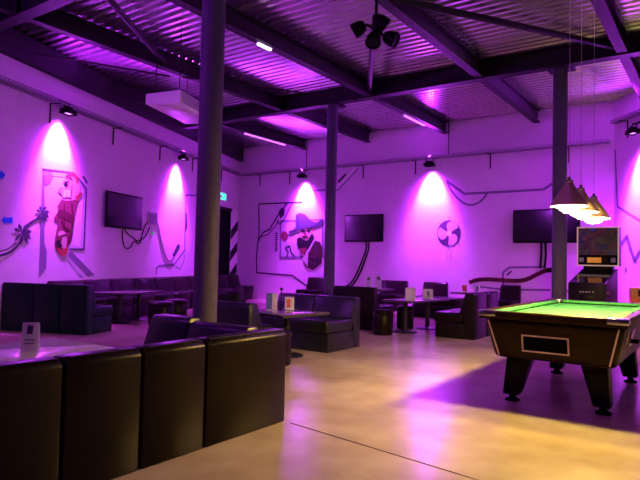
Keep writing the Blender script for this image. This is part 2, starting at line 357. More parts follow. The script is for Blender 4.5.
def wall(name, w, u0, u1, z1, angle):
    o = MB().prism([(u0, 0), (u1, 0), (u1, z1), (u0, z1)], -.2, 0, lambda u, v, d: wp(w, u, v, d)).build(name, wall_mat(name + ' paint', angle))
    return struct(o)
CORN = (Vector((-12.98, 13.9, 0)) - LW0).dot(LD)
wall('wall_left', 'L', -9., CORN, 4.42, LANG)
wall('wall_back', 'B', -13.2, -1.98, ZC, 0.)
wall('wall_right', 'R', 0., 7., ZC, math.atan2(RD.y, RD.x))
struct(MB().box((-14.5, -5, -.12), (4.5, 14.3, 0)).build('floor', M['floor']))
jt = MB()
def floor_line(p, q, w=.008): jt.bar((p[0], p[1], .0015), (q[0], q[1], .0015), w, .003)
floor_line((-2.66, 3.47), (2.6, 2.63))
floor_line((-.2, 2.9), (-.2, -3.), .006)
struct(jt.build('trim_1', mat('floor joint', (.16, .12, .10), .7)))

# corrugated roof sheet, ribs running across the beams
prof = []; y = -4.; P_ = .165
while y < 14.0:
    prof += [(y, 0), (y + .055, 0), (y + .075, .045), (y + .14, .045)]; y += P_
rs = MB()
rs.prism([(a, ZC + b) for a, b in prof] + [(prof[-1][0], ZC + .12), (prof[0][0], ZC + .12)], -14.5, 4.5, lambda u, v, d: Vector((d, u, v)))
struct(rs.build('ceiling', M['sheet'], ang=20))

def ibeam(p0, p1, zb, zt, fl, name, label, cat, group):
    """steel I-section: parts bottom flange, web, top flange"""
    p0, p1 = Vector(p0), Vector(p1)
    r = thing(name, label, cat, (p0.x, p0.y, zb), 0, group)
    off = Vector((-p0.x, -p0.y, -zb))
    def seg(w, z0, z1, n):
        a = Vector((p0.x, p0.y, (z0 + z1) / 2)) + off; b = Vector((p1.x, p1.y, (z0 + z1) / 2)) + off
        MB().bar(a, b, w, z1 - z0).build(n, M['steel'], r)
    seg(fl, zb, zb + .022, 'bottom_flange'); seg(.02, zb + .022, zt - .022, 'web'); seg(fl, zt - .022, zt, 'top_flange')
    return r
BX = [-10.33, -8.14, -5.87, -3.60, -1.31]
names = ['leftmost long dark roof beam, ending at back wall above door corner',
         'second long dark roof beam from the left, passing over white air conditioner',
         'middle dark roof beam with short white tube light under it',
         'dark roof beam holding the cluster of black spotlights',
         'rightmost dark roof beam, passing above pool table lamps']
YL = [(4.28, 13.88), (-3.5, 13.88), (-3.5, 13.88), (-3.5, 13.88), (-3.5, 13.88)]
for x, nm, (ya, yb) in zip(BX, names, YL):
    # each run is cut where the cross girders pass
    ibeam((x, ya, 0), (x, yb, 0), 4.56, ZC - .004, .15, 'roof_beam', nm, 'beam', 'long roof beams')
for yc, x0, lab in ((10.06, -11.35, 'dark cross girder resting on the two far columns'), (4.13, -9.2, 'dark cross girder at upper left, over the near column')):
    r = ibeam((x0, yc, 0), (4., yc, 0), 4.535, ZC - .006, .2, 'cross_girder', lab, 'beam', 'cross girders')
    for x in BX:
        if x > x0 + .3: MB().box((x - x0 - .1, -.11, .02), (x - x0 + .1, -.1, .3)).build('joint_plate', M['steel'], r)
# edge beam that closes the gap over the left wall
eb = MB().bar(wp('L', -9, 4.64, -.02), wp('L', CORN - .02, 4.64, -.02), .30, .43).build('edge_beam', M['steel'])
tag(eb, 'deep dark edge beam lying along top of left wall', 'beam')

def column(x, y, label, r=.12):
    t = thing('round_column', label, 'column', (x, y, 0), 0, 'round steel columns')
    MB().lathe([(r, .02), (r, 4.49)], n=28).build('shaft', M['column'], t)
    MB().box((-.2, -.2, 4.49), (.2, .2, 4.533)).build('cap_plate', M['steel'], t)
    MB().box((-.19, -.19, 0), (.19, .19, .02)).build('base_plate', M['steel'], t)
column(-4.27, 4.12, 'nearest and thickest looking grey column, rising behind the corner sofa')
column(-6.79, 10.06, 'middle grey column, beside the pirate painting on back wall', .115)
column(-2.24, 10.06, 'right grey column, behind the pool table and its lamps', .115)

def brace(p, q, r, label):
    o = MB().tube([p, q], r, 8).build('roof_brace', M['steel']); tag(o, label, 'brace', 'roof braces')
brace((-6.66, 4.45, 4.66), (-8.10, 6.68, 4.66), .045, 'slanting tube brace above the white air conditioner')
brace((-4.60, 7.90, 4.66), (-5.82, 9.92, 4.66), .045, 'slanting tube brace just behind cluster of black spotlights')
brace((-3.55, 6.60, 4.66), (-1.40, 9.92, 4.66), .05, 'slanting tube brace in roof between the two right beams')
brace((-9.20, 4.95, 4.50), (-8.22, 6.9, 4.50), .016, 'thin tie rod at upper left, below the roof beam')
brace((-8.06, 7.05, 4.50), (-6.10, 9.9, 4.50), .016, 'thin tie rod crossing towards the top of middle column')

# ------------------------------------------------------------------ cable trays
def tray(w, u0, u1, z, label, brs):
    t = thing('cable_tray', label, 'cable tray', wp(w, (u0 + u1) / 2, z, 0)); o0 = t.location.copy(); t.location = o0
    inv = -o0
    m = MB()
    for off in (.03, .09, .15, .21): m.bar(wp(w, u0, z, off) + inv, wp(w, u1, z, off) + inv, .006)
    for off in (.03, .21): m.bar(wp(w, u0, z + .055, off) + inv, wp(w, u1, z + .055, off) + inv, .014); m.bar(wp(w, u0, z + .012, off) + inv, wp(w, u1, z + .012, off) + inv, .006, .024)
    u = u0
    while u < u1:
        m.bar(wp(w, u, z - .003, .03) + inv, wp(w, u, z - .003, .21) + inv, .035, .004)
        m.bar(wp(w, u, z, .21) + inv, wp(w, u, z + .055, .21) + inv, .02, .006, up=WALLS[w][1]); u += .07
    m.build('wire_basket', M['galv'], t)
    c = MB()
    for k in range(3): c.tube([wp(w, u0 + (u1 - u0) * i / 10, z + .014, .06 + .05 * k + .008 * math.sin(i * 2 + k)) + inv for i in range(11)], .012, 6)
    c.build('cables', M['black'], t)
    for ub in brs:
        b = MB(); b.bar(wp(w, ub, z - .012, .002) + inv, wp(w, ub, z - .012, .22) + inv, .03, .012)
        b.bar(wp(w, ub, z - .36, .012) + inv, wp(w, ub, z, .012) + inv, .03, .015)
        b.build('bracket', M['steel'], t)
    return t
tray('L', -6., CORN - .25, 3.93, 'galvanised wire cable tray along the left wall', (-2.5, -.6, 1.2, 3.1, 5.0, 6.7, 8.6))
tray('B', -12.70, -2.05, 3.93, 'galvanised wire cable tray along the back wall', (-12.1, -10.9, -8.3, -6.7, -4.7, -2.9))
tray('R', .22, 3., 4.30, 'galvanised cable tray on the right wall, at right edge', (.5, 2.))
def drop_rod(x, label):
    o = MB().tube([(x, 13.8, 3.99), (x, 13.8, ZC)], .012, 6).build('drop_rod', M['steel']); tag(o, label, 'rod', 'tray drop rods')
drop_rod(-10.22, 'thin hanger rod above the spotlight beside the pirate painting')
drop_rod(-5.75, 'thin hanger rod above back wall tray, right of the brightest spotlight')

# ------------------------------------------------------------------ wall spotlights
def spot_fixture(w, u, z, label, energy, tilt=.36, off=.20):
    p = wp(w, u, z, off); n = WALLS[w][2]; ang = math.atan2(n.y, n.x) - PI / 2       # local y points away from the wall
    t = thing('wall_spotlight', label, 'spotlight', p, ang, 'spotlights washing the walls')
    MB().box((-.13, -.09, -.03), (.13, .09, .03), .010).build('housing', M['black'], t)
    MB().box((-.112, -.072, -.034), (.112, .072, -.0305)).build('lens', M['lens'], t)
    sk = MB()
    for a, c_ in (((-.13, -.09, -.062), (.13, -.08, -.028)), ((-.13, .08, -.062), (.13, .09, -.028)), ((-.13, -.08, -.062), (-.12, .08, -.028)), ((.12, -.08, -.062), (.13, .08, -.028))): sk.box(a, c_)
    sk.build('skirt', M['black'], t)
    MB().tube([(-.1, 0, .028), (-.1, 0, .10), (-.1, -.1, .17)], .014, 6).tube([(.1, 0, .028), (.1, 0, .10), (.1, -.1, .17)], .014, 6).box((-.13, -.14, .155), (.13, -.06, .18)).build('bracket', M['steel'], t)
    MB().box((-.07, -.05, .031), (.07, .05, .08), .008).build('driver_box', M['black'], t)
    for nm, e, ang_, bl, rad in (('beam', energy, 72, .75, .03), ('pool', energy * .34, 96, 1., .05), ('spill', energy * .075, 150, 1., .06), ('leak', energy * .20, 110, 1., .05)):
        l = bpy.data.lights.new('wall_light_' + nm, 'SPOT'); l.energy = e; l.color = SPOTC if nm == 'beam' else SPILL; l.spot_size = math.radians(ang_); l.spot_blend = bl; l.shadow_soft_size = rad
        lo = bpy.data.objects.new('wall_light_' + nm, l); COL.objects.link(lo); lo.parent = t; lo.location = (0, 0, .16 if nm == 'leak' else -.10)
        lo.rotation_euler = ({'beam': -tilt, 'pool': -.34, 'spill': .25, 'leak': PI - .75}[nm], 0, 0)
    return t
SPOTC = (.54, .068, 1.)
SE = 2650.
SPILL = (.50, .02, 1.)
spot_fixture('L', 1.44, 3.84, 'violet spotlight over the red haired painting on left wall', SE)
spot_fixture('L', 5.83, 3.79, 'violet spotlight on left wall between television and near column', SE)
spot_fixture('B', -10.30, 3.76, 'violet spotlight on back wall over the pirate painting', SE)
spot_fixture('B', -6.22, 3.78, 'violet spotlight on back wall over the painted fan', SE * 1.25)
spot_fixture('R', 1.12, 3.93, 'violet spotlight on the right wall, at right edge', SE * 1.6, off=.3)

# ------------------------------------------------------------------ paint on the walls
def layer(poly, w, k=1): return (poly, w, .003 * k)
def paint(name, w, polys, m, root=None, k=1):
    b = MB()
    for P in polys: b.prism(P, .001 + .002 * (k - 1), .001 + .002 * k, lambda u, v, d: wp(w, u, v, d))
    o = b.build(name, m, root); return o
def ribbon(pts, wd):
    """turns a polyline into quads of the given width"""
    out = []
    for (a, b), (c, d) in zip(pts, pts[1:]):
        L = math.hypot(c - a, d - b) or 1e-6; nx, ny = -(d - b) / L * wd / 2, (c - a) / L * wd / 2
        ex, ey = (c - a) / L * wd * .25, (d - b) / L * wd * .25
        out.append([(a - ex + nx, b - ey + ny), (c + ex + nx, d + ey + ny), (c + ex - nx, d + ey - ny), (a - ex - nx, b - ey - ny)])
    return out
def smooth(pts, n=5):
    out = []
    P = [pts[0]] + list(pts) + [pts[-1]]
    for i in range(1, len(P) - 2):
        for k in range(n):
            t = k / n
            out.append(tuple(.5 * (2 * P[i][j] + (P[i + 1][j] - P[i - 1][j]) * t + (2 * P[i - 1][j] - 5 * P[i][j] + 4 * P[i + 1][j] - P[i + 2][j]) * t * t + (3 * P[i][j] - P[i - 1][j] - 3 * P[i + 1][j] + P[i + 2][j]) * t ** 3) for j in range(len(pts[0]))))
    out.append(tuple(pts[-1])); return out
def sm(k): return smooth(U[k] + U[k][:1], 4)[:-1]

t = thing('wall_painting', 'painting of an upside-down red haired figure in a frame, left wall', 'mural')
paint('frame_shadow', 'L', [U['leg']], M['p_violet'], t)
paint('frame_line', 'L', ribbon(U['outline'], .035), M['p_dark'], t, 2)
paint('frame_band', 'L', ribbon([(a + .045, b_ - .05) if i < 2 else (a - .05, b_ - .02) if i < 4 else (a, b_ + .05) for i, (a, b_) in enumerate(U['outline'])], .09), M['p_mid'], t)
paint('corner_disc', 'L', [U['quarter']], M['p_violet'], t)
paint('slot', 'L', [U['slot']], M['p_dark'], t)
paint('body', 'L', [sm('body')], M['p_red'], t, 2)
paint('face', 'L', [sm('face')], M['p_skin'], t, 3)
paint('hair', 'L', [sm('hair')], M['p_hair'], t, 4)
paint('ear', 'L', [sm('ear')], M['p_skin'], t, 5)
paint('mouth', 'L', [U['mouth']], M['p_black'], t, 4)
paint('teeth', 'L', [U['teeth']], M['p_light'], t, 4)
paint('teeth_line', 'L', ribbon([((U['teeth'][0][0] + U['teeth'][1][0]) / 2, U['teeth'][0][1]), ((U['teeth'][2][0] + U['teeth'][3][0]) / 2, U['teeth'][3][1])], .012) + ribbon([U['teeth'][3], U['teeth'][2]], .012), M['p_violet'], t, 5)
bx0 = sorted(p[0] for p in U['body']); bz0 = sorted(p[1] for p in U['body']); mx = (bx0[0] + bx0[-1]) / 2; zz0, zz1 = bz0[0], bz0[-1]
paint('coat_folds', 'L', ribbon(smooth([(mx + .16, zz1 - .1), (mx + .20, zz0 + .55 * (zz1 - zz0)), (mx + .08, zz0 + .2 * (zz1 - zz0))], 4), .05) + ribbon(smooth([(mx - .10, zz0 + .62 * (zz1 - zz0)), (mx - .02, zz0 + .5 * (zz1 - zz0)), (mx + .12, zz0 + .46 * (zz1 - zz0))], 4), .03) + ribbon([(mx - .12, zz0 + .34 * (zz1 - zz0)), (mx + .08, zz0 + .38 * (zz1 - zz0))], .03) + ribbon([(mx - .05, zz1 - .12), (mx - .02, zz1 - .5)], .025), M['p_red2'], t, 4)
fz = [p[1] for p in U['face']]; fx = [p[0] for p in U['face']]; f0, f1 = (min(fx) + max(fx)) / 2, (min(fz) + max(fz)) / 2
paint('face_lines', 'L', ribbon(smooth([(f0 - .05, f1 + .22), (f0 + .02, f1 + .1), (f0 - .02, f1)], 3), .02) + ribbon([(f0 + .02, f1 + .2), (f0 + .12, f1 + .16)], .025) + ribbon([(f0 + .1, f1 - .25), (f0 + .12, f1 + .05)], .02), M['p_red2'], t, 5)
paint('folded_arm', 'L', [sm('arm')], M['p_red2'], t, 3)
paint('lower_face', 'L', [sm('lowface')], M['p_skin'], t, 3)
paint('lower_mouth', 'L', [U['lowmouth']], M['p_black'], t, 4)
paint('lower_hair', 'L', [sm('lowhair')], M['p_hair'], t, 4)
paint('pole', 'L', [U['band1']], M['p_violet'], t)
paint('pole_edge', 'L', [U['band2']], M['p_mid'], t)
t = thing('wall_painting', 'painted bare branch with two leaf tufts on left wall', 'mural')
paint('branch', 'L', ribbon(smooth(U['stem'], 3), .04), M['p_dark'], t, 3)
paint('twig', 'L', ribbon(U['stem2'], .022), M['p_dark'], t, 3)
for i in range(2):
    paint('leaf_tuft', 'L', [v for k, v in U.items() if k.startswith('leaf%d' % i)], M['p_dark'], t, 4)
tag(paint('painted_arrow', 'L', [U['arrow_l']], M['p_blue']), 'lower blue arrow on left wall, pointing left', 'arrow', 'blue wall arrows')
tag(paint('painted_arrow', 'L', [U['arrow_r']], M['p_blue']), 'upper blue arrow on left wall, pointing right', 'arrow', 'blue wall arrows')
t = thing('wall_painting', 'painted grey pipe outline on left wall beside the near column', 'mural')
paint('outline', 'L', ribbon(U['pipe'], .05), M['p_violet'], t)
paint('inner_line', 'L', ribbon(U['pipe2'], .03), M['p_violet'], t)
paint('slot', 'L', [U['slot2']], M['p_dark'], t)
paint('bulge', 'L', [U['bulge']], M['p_dark'], t, 2)

t = thing('wall_painting', 'painting of a bearded pirate in wide hat, back wall', 'mural')
paint('outer_frame', 'B', ribbon(U['pframe'], .05), M['p_dark'], t)
paint('inner_panel', 'B', [U['inner']], M['p_mid'], t)
paint('inner_frame', 'B', ribbon(U['inner'] + U['inner'][:1], .06), M['p_violet'], t, 2)
paint('rope', 'B', ribbon(smooth(U['tent1'], 3), .05) + ribbon(U['tent2'], .03) + ribbon(U['tent3'], .03) + [U['knot']], M['p_dark'], t, 3)
bx = U['bars']; (ua, za), (ub, zb) = bx[0], bx[2]
paint('bar_marks', 'B', [[(ua, za + (zb - za) * (k + .1) / 9), (ub, za + (zb - za) * (k + .1) / 9), (ub, za + (zb - za) * (k + .6) / 9), (ua, za + (zb - za) * (k + .6) / 9)] for k in range(9)], M['p_dark'], t, 2)
paint('red_disc', 'B', [U['dot']], M['p_red'], t, 3)
paint('curl', 'B', ribbon(smooth(U['curl'], 3), .04), M['p_dark'], t, 3)
paint('coat', 'B', [U['coat']], M['p_coat'], t, 3)
paint('lapel', 'B', [U['lapel']], M['p_mid'], t, 4)
cu = [p[0] for p in U['coat']]; cz = [p[1] for p in U['coat']]; c0, c1 = min(cu), max(cu); d0, d1 = min(cz), max(cz)
paint('coat_folds', 'B', ribbon(smooth([(c0 + .55 * (c1 - c0), d1 - .1), (c0 + .75 * (c1 - c0), d0 + .5 * (d1 - d0)), (c0 + .6 * (c1 - c0), d0 + .15 * (d1 - d0))], 4), .05) + ribbon([(c0 + .35 * (c1 - c0), d0 + .45 * (d1 - d0)), (c0 + .8 * (c1 - c0), d0 + .35 * (d1 - d0))], .04) + ribbon([(c0 + .3 * (c1 - c0), d0 + .25 * (d1 - d0)), (c0 + .7 * (c1 - c0), d0 + .2 * (d1 - d0))], .03), M['p_dark'], t, 5)
paint('face', 'B', [sm('pface')], M['p_skin'], t, 4)
paint('beard', 'B', [sm('beard')], M['p_black'], t, 5)
fu = U['pface']; fcx = sum(p[0] for p in fu) / len(fu); fcz = sum(p[1] for p in fu) / len(fu)
paint('eyes', 'B', [[(fcx + dx - .05, fcz + .07), (fcx + dx + .05, fcz + .08), (fcx + dx + .04, fcz + .12), (fcx + dx - .05, fcz + .11)] for dx in (-.10, .12)], M['p_black'], t, 6)
paint('nose', 'B', [[(fcx - .06, fcz + .06), (fcx + .03, fcz + .06), (fcx + .05, fcz - .06), (fcx - .08, fcz - .06)]], M['p_red'], t, 6)
paint('scarf', 'B', [U['scarf']], M['p_red'], t, 6)
paint('hat', 'B', [sm('hat')], M['p_hat'], t, 7)
hu = [p[0] for p in U['hat']]; hz = [p[1] for p in U['hat']]; h0, h1 = min(hu), max(hu); g0, g1 = min(hz), max(hz)
paint('hat_lines', 'B', ribbon(smooth([(h0 + .05, g0 + .12 * (g1 - g0)), (h0 + .4 * (h1 - h0), g0 + .22 * (g1 - g0)), (h0 + .7 * (h1 - h0), g0 + .3 * (g1 - g0)), (h1 - .06, g0 + .62 * (g1 - g0))], 4), .04) + ribbon(smooth([(h0 + .25 * (h1 - h0), g1 - .06), (h0 + .3 * (h1 - h0), g0 + .55 * (g1 - g0)), (h0 + .28 * (h1 - h0), g0 + .3 * (g1 - g0))], 3), .03), M['p_dark'], t, 8)
paint('brow', 'B', ribbon([(fcx - .16, fcz + .15), (fcx - .02, fcz + .11)], .035) + ribbon([(fcx + .06, fcz + .13), (fcx + .2, fcz + .18)], .035) + ribbon([(fcx - .12, fcz - .06), (fcx + .1, fcz - .07)], .035), M['p_black'], t, 7)
t = thing('wall_painting', 'painted angled strip with slot, right of the middle column', 'mural')
paint('strip', 'B', [U['topband']], M['p_light'], t)
paint('slot', 'B', [U['topslot']], M['p_dark'], t, 2)
paint('edge_line', 'B', ribbon(U['topline'], .05) + ribbon(U['topline2'], .04), M['p_violet'], t, 2)
# fan painting: disc, three blades, hub, rivets
t = thing('wall_painting', 'painted three-bladed fan on the back wall', 'mural')
fc = U['fanc'][0]; fr = U['fanr']; ru, rz_ = abs(fr[0][0] - fc[0]), abs(fr[1][1] - fc[1])
paint('opening', 'B', [U['fan']], M['p_dark'], t)
bl = []
for k in range(3):
    a0 = 2 * PI * k / 3 + .5; P = [fc]
    for q in range(9): a = a0 + 1.45 * q / 8; rr = .55 + .45 * math.sin(PI * min(1, .25 + q / 8 * .75)) ** .6; P.append((fc[0] + ru * rr * math.cos(a) * .97, fc[1] + rz_ * rr * math.sin(a) * .97))
    bl.append(P)
for P in bl: paint('blade', 'B', [P], M['p_mid'], t, 2)
paint('hub', 'B', [[(fc[0] + .07 * math.cos(a * PI / 8), fc[1] + .07 * math.sin(a * PI / 8)) for a in range(16)]], M['p_light'], t, 3)
paint('rivets', 'B', [[(fc[0] + ru * 1.2 * math.cos(a * PI / 4 + dx), fc[1] + rz_ * 1.15 * math.sin(a * PI / 4 + dx) + dz) for dx, dz in ((-.03, -.025), (.03, -.025), (.03, .025), (-.03, .025))] for a in range(8)], M['p_violet'], t)
paint('drips', 'B', ribbon([(fc[0] - .05, fc[1] - rz_), (fc[0] - .05, fc[1] - rz_ - .35)], .02) + ribbon([(fc[0] + .06, fc[1] - rz_), (fc[0] + .06, fc[1] - rz_ - .3)], .02), M['p_mid'], t)
t = thing('wall_painting', 'painted panel edge with hanging cable loop, above right television', 'mural')
paint('edge_line', 'B', ribbon(U['bigline'], .06), M['p_violet'], t)
paint('cable_loop', 'B', ribbon(smooth(U['arc'], 3), .05), M['p_violet'], t, 2)
t = thing('wall_painting', 'painted red tube and pale panel low on back wall', 'mural')
paint('panel_line', 'B', ribbon(U['lowline'], .05) + ribbon(U['lowline2'], .05), M['p_violet'], t)
paint('slot', 'B', [U['lowslot']], M['p_dark'], t, 2)
paint('tube', 'B', ribbon(smooth(U['tube'], 3), .10), M['p_red'], t, 3)
t = thing('wall_painting', 'painted zigzag crack on right wall beside the pinball machine', 'mural')
paint('zigzag', 'R', ribbon(U['zig'], .09), M['p_violet'], t)
paint('blot', 'R', [U['blob']], M['p_violet'], t)
tag(paint('wall_painting', 'R', ribbon(U['edge'], .05), M['p_violet']), 'painted slanting panel edge on the right wall', 'mural')

# ------------------------------------------------------------------ televisions and their leads
def tv(w, k, label, tilt=0.):
    P = U[k]; du = -.11 if w == 'L' else 0.; u0 = (P[0][0] + P[3][0]) / 2 + du; u1 = (P[1][0] + P[2][0]) / 2 + du; z0 = (P[2][1] + P[3][1]) / 2; z1 = (P[0][1] + P[1][1]) / 2
    n = WALLS[w][2]; W, H = u1 - u0, z1 - z0
    t = thing('television', label, 'television', wp(w, (u0 + u1) / 2, z0, .0), math.atan2(n.y, n.x) - PI / 2, 'wall televisions')
    MB().box((-W / 2, .07, 0), (W / 2, .115, H), .012).build('casing', M['black'], t)
    MB().box((-W / 2 + .03, .115, .045), (W / 2 - .03, .119, H - .03)).build('screen', M['screen'], t)
    MB().box((-.2, .002, H * .3), (.2, .07, H * .7)).build('wall_mount', M['steel'], t)
tv('L', 'tv', 'black television on the left wall')
tv('B', 'tv2', 'black television in middle of the back wall, right of middle column')
tv('B', 'tv3', 'black television on back wall, half hidden by the right column')
def lead(w, k, r, label):
    o = MB().tube([wp(w, u, z, r + .001) for u, z in smooth(U[k], 4)], r, 6).build('television_lead', M['black']); tag(o, label, 'cable', 'television leads')
lead('L', 'cab1', .012, 'black lead hanging in deep loop under the left television')
lead('L', 'cab2', .013, 'black lead swinging from left television to the wall grille')
lead('L', 'cab3', .008, 'thin lead dropping from wall grille towards the painted pipe')
lead('B', 'cabB', .022, 'left lead of the pair curving down from middle television')
lead('B', 'cabB2', .02, 'right lead of the pair curving down from middle television')
lead('B', 'cabC', .025, 'left lead below the half hidden right television')
lead('B', 'cabC2', .025, 'right lead below the half hidden right television')
P = U['grille']; u0, u1, z0, z1 = P[0][0], P[1][0], P[2][1], P[0][1]
t = thing('wall_grille', 'pale louvred box on left wall, right of the television', 'grille', wp('L', (u0 + u1) / 2, z0), LANG + PI)
t.rotation_euler = (0, 0, math.atan2(LN.y, LN.x) - PI / 2)
W, H = u1 - u0, z1 - z0
MB().box((-W / 2, .001, 0), (W / 2, .018, H), .01).build('housing', M['p_mid'], t)
MB().box((-W / 2 + .04, .019, .03), (W / 2 - .04, .021, H - .03)).build('backing', M['grey'], t)
lv = MB()
for k in range(6): lv.box((-W / 2 + .06, .021, .06 + k * (H - .12) / 6), (W / 2 - .06, .021 + .012, .06 + k * (H - .12) / 6 + .022))
lv.build('louvres', M['p_violet'], t)
P = U['green']
o = MB().box((-.03, .001, -.04), (.03, .04, .04), .008).build('wall_socket', M['greendim']); o.location = wp('L', P[0][0] + .04, P[0][1] - .05); o.rotation_euler = (0, 0, math.atan2(LN.y, LN.x) - PI / 2)
tag(o, 'tiny green lit socket under the wall grille', 'socket')

# exit door, striped jamb, lit exit sign on the left wall
d = struct(paint('door_1', 'L', [[(8.05, .0), (9.42, .0), (9.42, 2.74), (8.05, 2.74)]], M['rubber']))
fr_ = MB()
for q in ([(7.97, 0), (8.05, 0), (8.05, 2.82), (7.97, 2.82)], [(7.97, 2.74), (9.42, 2.74), (9.42, 2.82), (7.97, 2.82)]): fr_.prism(q, .0, .05, lambda u, v, dd: wp('L', u, v, dd))
fr_.build('door_frame', M['steel'], d)
MB().prism([(9.42, 0), (9.98, 0), (9.98, 2.8), (9.42, 2.8)], .0, .012, lambda u, v, dd: wp('L', u, v, dd)).build('striped_jamb', M['p_light'], d)
st = []
z = -.2
while z < 2.8:
    q = [(9.42, z), (9.98, z + .36), (9.98, z + .66), (9.42, z + .30)]
    q = [(a, min(max(b, 0), 2.8)) for a, b in q]
    if q[1][1] < 2.79: st.append(q)
    z += .68
sb = MB()
for q in st: sb.prism(q, .0125, .016, lambda u, v, dd: wp('L', u, v, dd))
sb.build('jamb_stripes', M['p_black'], d)
t = thing('exit_sign', 'green lit exit sign above the dark door, peeking past near column', 'sign', wp('L', 8.62, 3.0), math.atan2(LN.y, LN.x) - PI / 2)
MB().box((-.27, .001, 0), (.27, .06, .24), .01).build('housing', M['white'], t)
MB().box((-.25, .06, .02), (.25, .064, .22)).build('panel', M['green'], t)
# running figure and arrow, as on such signs
MB().prism([(-.2, .07), (-.08, .07), (-.08, .04), (-.02, .11), (-.08, .18), (-.08, .15), (-.2, .15)], .065, .067, lambda u, v, dd: Vector((-u, dd, v))).build('arrow', M['p_light'], t)
# ------------------------------------------------------------------ sofas
def sofa_shapes(t, w, d, h, m, g=.006, arm=False):
    """back along local y=0, seat towards +y"""
    MB().box((g, .16, .0), (w - g, d - .03, .25), .012).build('base', m, t)
    MB().box((g, .20, .252), (w - g, d, .42), .035, 3).build('seat_cushion', m, t)
    pr = [(.0, .0), (.155, .0), (.155, .25), (.25, .42), (.16, h - .03), (.13, h), (.03, h), (.0, h - .035)]
    MB().prism(pr, g, w - g, lambda u, v, dd: Vector((dd, u, v)), .014).build('backrest', m, t)
    # stitched seam along the top of the back
    MB().tube([(g + .03, .02, h - .004), (w - g - .03, .02, h - .004)], .006, 6).build('piping', m, t)
def sofa(x, y, rz, w, d, h, label, group, m='leather'):
    t = thing('sofa_module', label, 'sofa', (x, y, 0), rz, group); sofa_shapes(t, w, d, h, M[m]); return t
R90 = PI / 2
NG = 'modules of the near corner sofa'
for y0, y1, lab in (                    (1.17, 1.675, 'leftmost dark sofa module in the foreground, back towards the viewer'),
                    (1.68, 2.155, 'second foreground sofa module from the left, back towards the viewer'),
                    (2.16, 2.65, 'third foreground sofa module from the left, next to the corner unit')):
    sofa(-2.72, y0, R90, y1 - y0, .72, .69, lab, NG)
# corner unit with two backrests
t = thing('corner_sofa', 'corner unit of the foreground sofa, its brown end standing on lit floor', 'sofa', (-2.72, 2.655, 0), R90, NG)
wc, dc = .82, .90            # local x = along the row, local y = away from the outer face
MB().box((.006, .16, 0), (wc - .16, dc - .01, .25), .012).build('base', M['leather'], t)
MB().box((.006, .20, .252), (wc - .20, dc - .01, .42), .035, 3).build('seat_cushion', M['leather_cool'], t)
pr = [(.0, .0), (.155, .0), (.155, .25), (.25, .42), (.16, .66), (.13, .69), (.03, .69), (.0, .655)]
MB().prism(pr, .006, wc, lambda u, v, dd: Vector((dd, u, v)), .014).build('backrest', M['leather'], t)
MB().prism(pr, .27, dc - .006, lambda u, v, dd: Vector((wc - u, dd, v)), .014).build('backrest', M['leather_cool'], t)
MB().tube([(.03, .02, .686), (wc - .02, .02, .686)], .006, 6).build('piping', M['leather'], t)
sofa(-3.625, 3.475, PI, .48, .72, .715, 'short end module of the foreground sofa, in front of the near column', NG, 'leather_cool')

# row standing square to the left wall, backs to the viewer
GA = math.radians(20.56); gx, gy = math.cos(GA), math.sin(GA)
p = Vector((-8.04, 5.29, 0))
for w, lab in ((.49, 'right end module of dark green-black sofa row near the left wall'), (.49, 'middle module of the sofa row at left edge, back to viewer'), (.61, 'leftmost visible module of the sofa row beside the left wall')):
    p = p - Vector((gx, gy, 0)) * (w + .004)
    sofa(p.x, p.y, GA, w, .70, .765, lab, 'row of sofas square to the left wall', 'leather_green')

# bench seats along the left wall
LB = math.atan2(-LN.x, LN.y)
k = 0
labs = ['bench module on left wall, first one seen above the sofa row', 'bench module on left wall under the red haired painting', 'bench module on left wall, beside the painted pole', 'bench module on left wall under the television', 'bench module on left wall below the wall grille',
        'bench module on left wall under the painted pipe', 'bench module on left wall, just left of near column', 'bench module on left wall hidden largely by near column', 'bench module on left wall in front of dark exit door', 'bench module on left wall nearest the back corner']
u = 1.25
while k < 10:
    w = .84
    q = wp('L', u + w, 0, .03)
    sofa(q.x, q.y, LB, w, .70, .76, labs[k], 'bench seats along the left wall')
    u += w + .006; k += 1

# single armchairs along the back wall
BG = 'armchairs along the back wall'
for xr, w, lab in ((-9.25, .75, 'dark armchair against back wall, behind the middle column'), (-6.83, .75, 'dark armchair against back wall, under the middle television right side'),
                   (-5.72, .62, 'dark armchair against back wall, left of the painted fan'), (-3.92, .45, 'narrow dark armchair against back wall near the pool table corner')):
    sofa(xr, 13.86, PI, w, .75, .76, lab, BG)

# loose sofas in the middle of the room
sofa(-5.015, 7.22, PI, .70, .85, .71, 'left module of lounge sofa facing the viewer behind central low table', 'lounge sofa behind the central table', 'leather_cool')
sofa(-4.31, 7.22, PI, .70, .85, .71, 'right module of lounge sofa facing viewer, its brown end towards pool table', 'lounge sofa behind the central table', 'leather_cool')
sofa(-5.25, 5.10, 0, .70, .46, .70, 'low seat with golden brown end, just right of the near column', 'seats round the central table', 'leather_cool')
sofa(-6.50, 6.22, 0, .72, .7, .735, 'black seat behind the golden ended seat, left of central table', 'seats round the central table')
sofa(-6.04, 9.08, 0, .88, .82, .77, 'tall backed dark sofa turned away from viewer, behind the lounge sofa', 'sofas round the long table')
sofa(-3.32, 9.10, R90, .62, .70, .755, 'dark sofa seen side-on, left of the pool table corner', 'sofas round the long table')
sofa(-3.32, 9.73, R90, .62, .70, .755, 'rear module of side-on sofa left of the pool table', 'sofas round the long table')
t = thing('bench_seat', 'low dark bench without back, beyond the long table', 'bench', (-5.92, 12.2, 0))
MB().box((0, 0, 0), (1.05, .6, .28), .012).build('base', M['leather'], t)
MB().box((0, -.01, .282), (1.05, .61, .46), .035, 3).build('seat_cushion', M['leather'], t)

